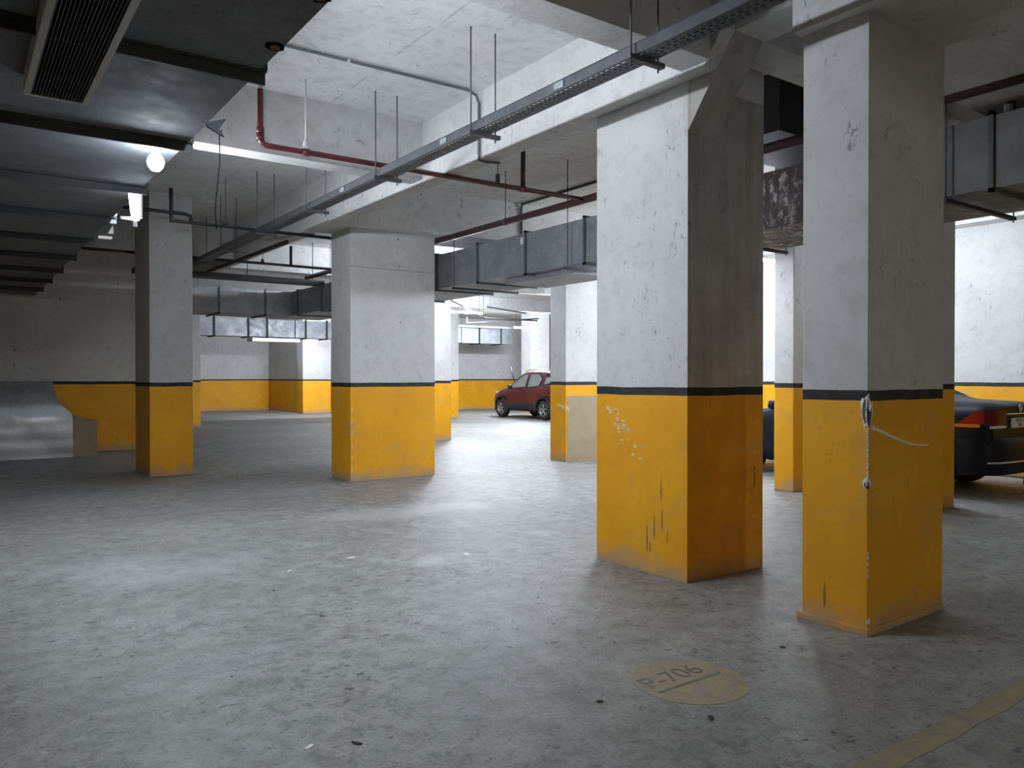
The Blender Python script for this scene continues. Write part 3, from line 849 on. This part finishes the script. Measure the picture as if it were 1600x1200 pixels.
scrap(2.35, 2.6, .022, .012, 2.8, M['leafbit'], 'dark crumb of dirt left of the painted circle', 'litter', 'dirt_crumb')
scrap(2.62, 2.2, .03, .012, .9, M['leafbit'], 'dark crumb of dirt below the painted circle', 'litter', 'dirt_crumb')
scrap(3.62, 2.55, .02, .012, 1.9, M['leafbit'], 'dark crumb of dirt between the painted circle and the chipped pillar', 'litter', 'dirt_crumb')

single('wheel_stop', MB().prism([(11.75, 0), (12.3, 0), (12.27, .2), (11.8, .2)], 'y', 3.6, 4.55), M['rubber'],
       'black block on the floor behind the dark sedan by the right wall', 'wheel stop', bevel=.02)

# ------------------------------------------------------------------ cars
def interp(tab, x):
    if x <= tab[0][0]: return tab[0][1]
    for (a, va), (b, vb) in zip(tab, tab[1:]):
        if x <= b: return va + (vb - va) * (x - a) / (b - a)
    return tab[-1][1]

class Car:
    """x runs from the rear bumper (0) to the nose, y to the car's left; placed nose towards +Y"""
    def __init__(s, spec, xc, yrear):
        s.sp = spec; s.xc = xc; s.yr = yrear
    def w(s, x, y, z): return (s.xc - y, s.yr + x, z)
    def ring(s, x):
        sp = s.sp
        zb, zt = interp(sp['bot'], x), interp(sp['top'], x)
        wb, wr = interp(sp['wide'], x), interp(sp['roof'], x)
        belt = min(interp(sp['belt'], x), zt - .05)
        m1 = min(zb + .28, belt - .12); m2 = max(m1 + .05, belt - .14)
        sh = max(belt + .01, zt - .06)
        return [(0, zb), (wb * .82, zb), (wb * .95, zb + .06), (wb, m1), (wb * 1.0, m2), (wb * .975, belt), (wr, sh), (wr * .86, zt - .012), (wr * .45, zt), (0, zt + .004)]
    def hw(s, x, z):
        r = s.ring(x)
        best = r[3][0]
        for (a, za), (b, zb) in zip(r[2:], r[3:]):
            if za <= z <= zb and zb > za: return a + (b - a) * (z - za) / (zb - za)
        return best
    def body(s):
        L = s.sp['L']
        xs = sorted(set([0, .015, .04, .08, .14] + [.2 + (L - .4) * i / 52 for i in range(53)] + [L - .14, L - .08, L - .04, L - .015, L]))
        rings = []
        for x in xs:
            h = s.ring(x)
            full = h + [(-y, z) for y, z in h[-2:0:-1]]
            rings.append([s.w(x, y, z) for y, z in full])
        n = len(rings[0])
        mb = MB()
        o = 0
        vs = [v for r in rings for v in r]
        fs, ms = [], []
        for i in range(len(rings) - 1):
            for k in range(n):
                k2 = (k + 1) % n
                fs.append((i * n + k, i * n + k2, (i + 1) * n + k2, (i + 1) * n + k))
                kk = min(k, n - 1 - k)
                ms.append(1 if kk < s.sp['clad'] else 0)
        mb.add(vs, fs, 0, True); mb.mi = ms
        base = 0
        for idx in (0, len(rings) - 1):
            mb.f.append([idx * n + k for k in range(n)]); mb.mi.append(s.sp.get('endmat', 0)); mb.sm.append(False)
        return mb
    def cut(s, me, cutters, mats):
        ob = bpy.data.objects.new('work', me); C.objects.link(ob)
        cs = []
        for mb in cutters:
            mb.mi = [2] * len(mb.mi)
            c = bpy.data.objects.new('cutter', mb.mesh('cutter', mats)); C.objects.link(c); cs.append(c)
            md = ob.modifiers.new('b', 'BOOLEAN'); md.object = c; md.operation = 'DIFFERENCE'; md.solver = 'EXACT'
        bpy.context.view_layer.update()
        out = bpy.data.meshes.new_from_object(ob.evaluated_get(bpy.context.evaluated_depsgraph_get()))
        for c in cs + [ob]:
            d = c.data; bpy.data.objects.remove(c); bpy.data.meshes.remove(d)
        return out
    def poly_side(s, poly, side, off):
        return [s.w(x, side * (s.hw(x, z) + off), z) for x, z in poly]

def wheel(car, ax, side, r, root, rim_mat, spokes):
    yo = interp(car.sp['wide'], ax) - .015
    cx, cy, cz_ = car.w(ax, side * (yo - .11), r)
    d = -side                                   # outward along world X
    wh = part('wheel', MB().lathe([(-.10, r * .62), (-.11, r * .8), (-.105, r * .93), (-.08, r * .99), (0, r), (.08, r * .99), (.105, r * .93), (.11, r * .8), (.10, r * .62)], (cx, cy, cz_), 'x', 32), M['rubber'], root)
    m2 = MB().lathe([(d * .098, r * .64), (d * .10, r * .58), (d * .06, r * .55), (-d * .05, r * .55)], (cx, cy, cz_), 'x', 32)
    for k in range(spokes):
        a = 2 * math.pi * k / spokes + .3
        u, v = math.cos(a), math.sin(a)
        p0 = (cx + d * .075, cy + u * r * .12, cz_ + v * r * .12); p1 = (cx + d * .088, cy + u * r * .58, cz_ + v * r * .58)
        m2.tube([p0, p1], [r * .085, r * .06], 6)
    m2.lathe([(d * .055, .001), (d * .095, .001), (d * .095, r * .13), (d * .055, r * .16)], (cx, cy, cz_), 'x', 16)
    part('rim', m2, rim_mat, wh)
    part('brake_disc', MB().lathe([(d * .01, .001), (d * .01, r * .5)], (cx, cy, cz_), 'x', 20), M['plastic'], wh)

def make_car(car, root, paint, windows, screens, cabin, axles, r, glass, spokes, arch):
    mats = [paint, M['plastic'], M['plastic']]
    me = car.body().mesh('body', mats)
    cutters = []
    for ax in axles:
        yo = interp(car.sp['wide'], ax)
        for side in (-1, 1):
            a, b = car.w(0, side * (yo - .30), 0)[0], car.w(0, side * (yo + .2), 0)[0]
            cyl = [(car.yr + ax + math.cos(2 * math.pi * k / 32) * arch, r + math.sin(2 * math.pi * k / 32) * arch) for k in range(32)]
            cutters.append(MB().prism(cyl, 'x', min(a, b), max(a, b)))
    cb = MB().prism([(car.yr + x, z) for x, z in cabin], 'x', -1, 1)
    top = max(z for x, z in cabin)
    wl, wh = car.sp['inside']
    cb.v = [(car.xc + x * (wl if z < 1.06 else wl + (wh - wl) * (z - 1.06) / (top - 1.06)), y, z) for x, y, z in cb.v]
    cutters.append(cb)
    for wpoly in windows:
        cutters.append(MB().prism([(car.yr + x, z) for x, z in wpoly], 'x', car.xc - 1.4, car.xc + 1.4))
    for (xa, xb, hwid) in screens:
        za, zb = interp(car.sp['top'], xa), interp(car.sp['top'], xb)
        nx, nz = -(zb - za), (xb - xa)
        l = math.hypot(nx, nz); nx /= l; nz /= l
        q = [(xa + nx * .25, za + nz * .25), (xb + nx * .25, zb + nz * .25), (xb - nx * .32, zb - nz * .32), (xa - nx * .32, za - nz * .32)]
        cutters.append(MB().prism([(car.yr + x, z) for x, z in q], 'x', car.xc - hwid, car.xc + hwid))
    me2 = car.cut(me, cutters, mats)
    off = wloc(root)
    me2.transform(Matrix.Translation(-off))
    if not me2.materials:
        for m in mats: me2.materials.append(m)
    ob = bpy.data.objects.new('body', me2); C.objects.link(ob); ob.parent = root
    for side in (1, -1):
        for wpoly in windows:
            m2 = MB()
            a = car.poly_side(wpoly, side, -.012); b = car.poly_side(wpoly, side, -.016)
            n = len(a)
            m2.add(a + b, [tuple(range(n)), tuple(range(n, 2 * n))[::-1]] + [(i, (i + 1) % n, n + (i + 1) % n, n + i) for i in range(n)])
            part('side_window', m2, glass, root)
            # dark rubber frame
            m3 = MB().tube([car.w(x, side * (car.hw(x, z) + .002), z) for x, z in wpoly + wpoly[:1]], .014, 6)
            part('window_seal', m3, M['plastic'], root)
    for (xa, xb, hwid) in screens:
        m2 = MB()
        q = []
        for i in range(7):
            x = xa + (xb - xa) * i / 6
            z = interp(car.sp['top'], x) - .012
            q.append([car.w(x, y, z - .03 * (abs(y) / hwid) ** 3) for y in (-hwid, -hwid * .5, 0, hwid * .5, hwid)])
        vs = [v for g in q for v in g]
        m2.add(vs, [(i * 5 + j, i * 5 + j + 1, i * 5 + j + 6, i * 5 + j + 5) for i in range(6) for j in range(4)], 0, True)
        part('windscreen', m2, glass, root)
    for ax in axles:
        for side in (1, -1): wheel(car, ax, side, r, root, M['rim'], spokes)
    # seats
    for x in car.sp['seats']:
        for y in (-.33, .33):
            m2 = MB()
            cx, cy, _ = car.w(x, y, 0)
            zs = car.sp.get('seat_top', 1.0)
            m2.prism([(cy - .30, .72), (cy + .28, .72), (cy + .28, .80), (cy - .12, .84), (cy - .24, 1.22 * zs), (cy - .36, 1.22 * zs), (cy - .34, .8)], 'x', cx - .22, cx + .22)
            m2.prism([(cy - .38, 1.22 * zs), (cy - .27, 1.22 * zs), (cy - .28, 1.42 * zs), (cy - .37, 1.42 * zs)], 'x', cx - .13, cx + .13)
            part('seat', m2, M['seat'], root)
    return ob

# red compact SUV
suv = dict(L=4.0, clad=3, inside=(.80, .60),
    top=[(0, 1.02), (.02, 1.12), (.10, 1.30), (.24, 1.52), (.42, 1.63), (.9, 1.685), (1.6, 1.685), (2.05, 1.64), (2.25, 1.58), (2.6, 1.34), (2.92, 1.13), (3.05, 1.085), (3.5, 1.03), (3.8, .93), (3.95, .78), (4.0, .62)],
    bot=[(0, .36), (.3, .27), (3.6, .26), (4.0, .34)],
    wide=[(0, .66), (.05, .74), (.2, .83), (.6, .875), (3.3, .875), (3.7, .80), (3.9, .68), (4.0, .50)],
    roof=[(0, .58), (.3, .62), (.9, .66), (2.0, .66), (2.3, .65), (2.9, .72), (3.4, .70), (3.8, .62), (4.0, .42)],
    belt=[(0, 1.14), (1.0, 1.10), (2.9, 1.05), (4.0, .75)], seats=(1.05, 1.95))
rc = thing('car', (17.2, 22.25, 0), 'red compact SUV parked behind the pillar with the beige patch', 'car')
car = Car(suv, 17.2, 20.26)
make_car(car, rc, M['redcar'],
    [[(1.74, 1.115), (2.80, 1.09), (2.70, 1.18), (2.22, 1.50), (2.02, 1.56), (1.74, 1.58)], [(.98, 1.15), (1.64, 1.12), (1.64, 1.58), (1.12, 1.565), (.90, 1.42)], [(.42, 1.26), (.74, 1.2), (.74, 1.46), (.50, 1.48)]],
    [(2.28, 2.88, .60), (.10, .26, .52)],
    [(.5, .70), (2.72, .70), (2.72, 1.04), (2.2, 1.46), (2.0, 1.56), (.72, 1.56), (.48, 1.3)], (.72, 3.24), .335, M['glass'], 5, .40)
for side in (1, -1):
    for ax in (.72, 3.24):
        m2 = MB()
        pts = []
        for k in range(17):
            a = math.pi * (k / 16) * 1.12 - .19
            x, z = ax + math.cos(a) * .425, .335 + math.sin(a) * .425
            pts.append(car.w(x, side * (car.hw(x, max(z, .45)) + .003), z))
        part('arch_trim', m2.tube(pts, .028, 8), M['plastic'], rc)
    m2 = MB()
    z0 = 1.10
    mcx, mcy, _ = car.w(2.52, side * .95, 0)
    m2.lathe([(-.05, .001), (-.045, .06), (0, .085), (.05, .07), (.07, .001)], (mcx, mcy, 1.12), 'y', 14)
    part('door_mirror', m2, M['plastic'], rc)
    path = [(3.55, .0), (3.64, .0), (3.73, .0), (3.82, .0)]
    vs = []
    for x, _q in path:
        for z in (.86, .92, .98):
            zz = z - (x - 3.45) * .12
            vs.append(car.w(x, side * (car.hw(x, zz) + .012), zz))
    part('headlamp', MB().add(vs, [(i * 3 + j, i * 3 + j + 1, i * 3 + j + 4, i * 3 + j + 3) for i in range(3) for j in range(2)], 0, True), M['lamp_grey'], rc)
    for x in (1.35, 2.2):
        hy = .88
        part('door_handle', MB().tube([car.w(x - .09, side * (car.hw(x, .98) + .01), .985), car.w(x, side * (car.hw(x, .98) + .03), .99), car.w(x + .09, side * (car.hw(x, .98) + .01), .985)], .014, 8), M['redcar'], rc)
    part('roof_rail', MB().tube([car.w(.55, side * .60, 1.66), (car.w(.7, side * .60, 1.715)), car.w(1.8, side * .60, 1.725), car.w(2.0, side * .60, 1.665)], .016, 8), M['chrome'], rc)
    for xx in (1.69, 2.86):
        part('door_seam', MB().tube([car.w(xx, side * (car.hw(xx, z) + .001), z) for z in (.5, .7, .9, 1.04)], .006, 6), M['plastic'], rc)
part('wiper', MB().tube([car.w(2.82, .50, 1.18), car.w(3.02, .56, 1.84)], .02, 6), M['plastic'], rc, 'black wiper standing up off the windscreen')

# dark sedan
sed = dict(L=4.38, clad=1, inside=(.77, .51), seat_top=.87,
    top=[(0, 1.09), (.02, 1.115), (.06, 1.135), (.15, 1.15), (.62, 1.17), (.78, 1.18), (1.05, 1.31), (1.35, 1.42), (1.65, 1.465), (2.1, 1.475), (2.4, 1.44), (2.75, 1.25), (3.08, 1.04), (3.2, 1.0), (3.8, .92), (4.15, .80), (4.32, .66), (4.38, .55)],
    bot=[(0, .40), (.12, .30), (.5, .22), (3.8, .20), (4.38, .30)],
    wide=[(0, .70), (.04, .76), (.12, .805), (.3, .84), (.7, .85), (3.6, .85), (4.0, .78), (4.25, .66), (4.38, .5)],
    roof=[(0, .62), (.15, .68), (.7, .68), (.8, .66), (1.4, .57), (2.2, .57), (2.5, .60), (3.0, .68), (3.6, .68), (4.2, .58), (4.38, .42)],
    belt=[(0, .98), (.8, 1.0), (3.0, .95), (4.38, .7)], seats=(1.45, 2.35))
dc = thing('car', (10.75, 6.4, 0), 'dark blue-black sedan parked with its tail beside the chipped pillar', 'car')
car = Car(sed, 10.75, 4.2)
make_car(car, dc, M['darkcar'],
    [[(2.02, 1.03), (2.98, 1.0), (2.86, 1.08), (2.45, 1.35), (2.02, 1.385)], [(1.02, 1.06), (1.93, 1.03), (1.93, 1.385), (1.5, 1.375), (1.2, 1.25)]],
    [(2.45, 3.02, .54), (.86, 1.42, .52)],
    [(.95, .70), (2.9, .70), (2.9, .98), (2.42, 1.32), (2.2, 1.37), (1.5, 1.37), (1.0, 1.12)], (.95, 3.50), .30, M['glass_dark'], 5, .355)
def shell(path, zs, off=.012, zslope=0.0):
    """sheet following a plan path (x, y) outside the bodywork"""
    vs = []
    for x, y in path:
        for z in zs: vs.append(car.w(x, y, z + zslope * x))
    n = len(zs)
    return MB().add(vs, [(i * n + j, i * n + j + 1, (i + 1) * n + j + 1, (i + 1) * n + j) for i in range(len(path) - 1) for j in range(n - 1)], 0, True)
for side in (1, -1):
    rear_path = [(-.016, .40), (-.016, .56), (-.012, .68), (.02, .757), (.06, .80)]
    side_path = [(.06, .80), (.14, .833), (.26, .858), (.38, .866)]
    tl = part('tail_lamp', shell([(x, side * y) for x, y in rear_path], (.875, .95, 1.02, 1.055)), M['lamp_deep'], dc)
    pts = [(.06, .80, .895, 1.055), (.14, .833, .895, 1.04), (.22, .853, .895, .985), (.32, .863, .895, .91)]
    vs = []
    for x, y, za, zb in pts: vs += [car.w(x, side * y, za), car.w(x, side * y, zb)]
    part('side_lens', MB().add(vs, [(2 * i, 2 * i + 1, 2 * i + 3, 2 * i + 2) for i in range(3)], 0, True), M['lamp_red'], tl, 'bright red lens')
    part('indicator', shell([(x, side * (y + .002)) for x, y in [(.10, .82), (.2, .85), (.32, .863), (.40, .866)]], (.855, .893)), M['lamp_amber'], tl, 'amber lens')
    part('reversing_lens', shell([(x - .003, side * y) for x, y in rear_path[0:4]], (.84, .873)), M['lamp_clear'], tl, 'clear lens')
bumper = [(.34, .868), (.16, .858), (.04, .80), (-.05, .68), (-.085, .45), (-.095, .2)]
full = bumper + [(-.095, 0)] + [(x, -y) for x, y in bumper[::-1]]
prof_z = [(.28, .03), (.36, -.005), (.45, -.012), (.60, -.005), (.70, .02), (.725, .07)]
vs = []
for x, y in full:
    for z, q in prof_z: vs.append(car.w(x + q * (1 if x < .1 else .2), y * (1 - abs(q) * .15), z))
n = len(prof_z)
part('rear_bumper', MB().add(vs, [(i * n + j, i * n + j + 1, (i + 1) * n + j + 1, (i + 1) * n + j) for i in range(len(full) - 1) for j in range(n - 1)], 0, True), M['darkcar'], dc)
part('bumper_trim', MB().tube([car.w(x - .014 * (1 if x < .1 else 0), y * 1.004, .435) for x, y in full[2:-2]], .012, 8), M['chrome'], dc, 'chrome strip')
part('boot_trim', MB().tube([car.w(-.014, y, 1.005) for y in (-.40, -.2, 0, .2, .40)], .009, 8), M['chrome'], dc, 'chrome strip')
npl = part('number_plate', MB().box(10.75 - .25, 10.75 + .25, 4.2 - .018, 4.2 - .006, .835, .955), M['plate'], dc, 'white number plate with dark characters')
rot = Matrix.Rotation(math.radians(90), 4, 'X')
m2 = text_mesh('HR 26 CU', .062, Matrix.Translation((10.75, 4.18, .925)) @ rot)
m4 = text_mesh('4015', .062, Matrix.Translation((10.75, 4.18, .868)) @ rot)
m2.add(m4.v, m4.f)
part('plate_characters', m2, M['plate_ink'], npl)
em = MB()
ec = (10.75, 4.186, 1.075)
ring = [(ec[0] + math.cos(2 * math.pi * a / 28) * .042, ec[1], ec[2] + math.sin(2 * math.pi * a / 28) * .042) for a in range(29)]
em.tube(ring, .006, 6)
for seq in ([(-.022, .036), (0, .004), (.022, .036)], [(-.036, .012), (-.017, -.036), (0, -.004), (.017, -.036), (.036, .012)]):
    em.tube([(ec[0] + a, ec[1], ec[2] + b) for a, b in seq], .0045, 6)
part('emblem', em, M['chrome'], dc, 'round chrome emblem')
for side in (1, -1):
    mcx, mcy, _ = car.w(2.90, side * .93, 0)
    part('door_mirror', MB().lathe([(-.05, .001), (-.045, .055), (0, .075), (.05, .06), (.07, .001)], (mcx, mcy, 1.05), 'y', 14), M['darkcar'], dc)
    part('sill_trim', MB().tube([car.w(x, side * .80, .235) for x in (1.4, 2.2, 3.05)], .012, 6), M['chrome'], dc)
    for x in (1.5, 2.35):
        part('door_handle', MB().tube([car.w(x - .09, side * .856, .90), car.w(x, side * .885, .905), car.w(x + .09, side * .856, .90)], .012, 8), M['darkcar'], dc)
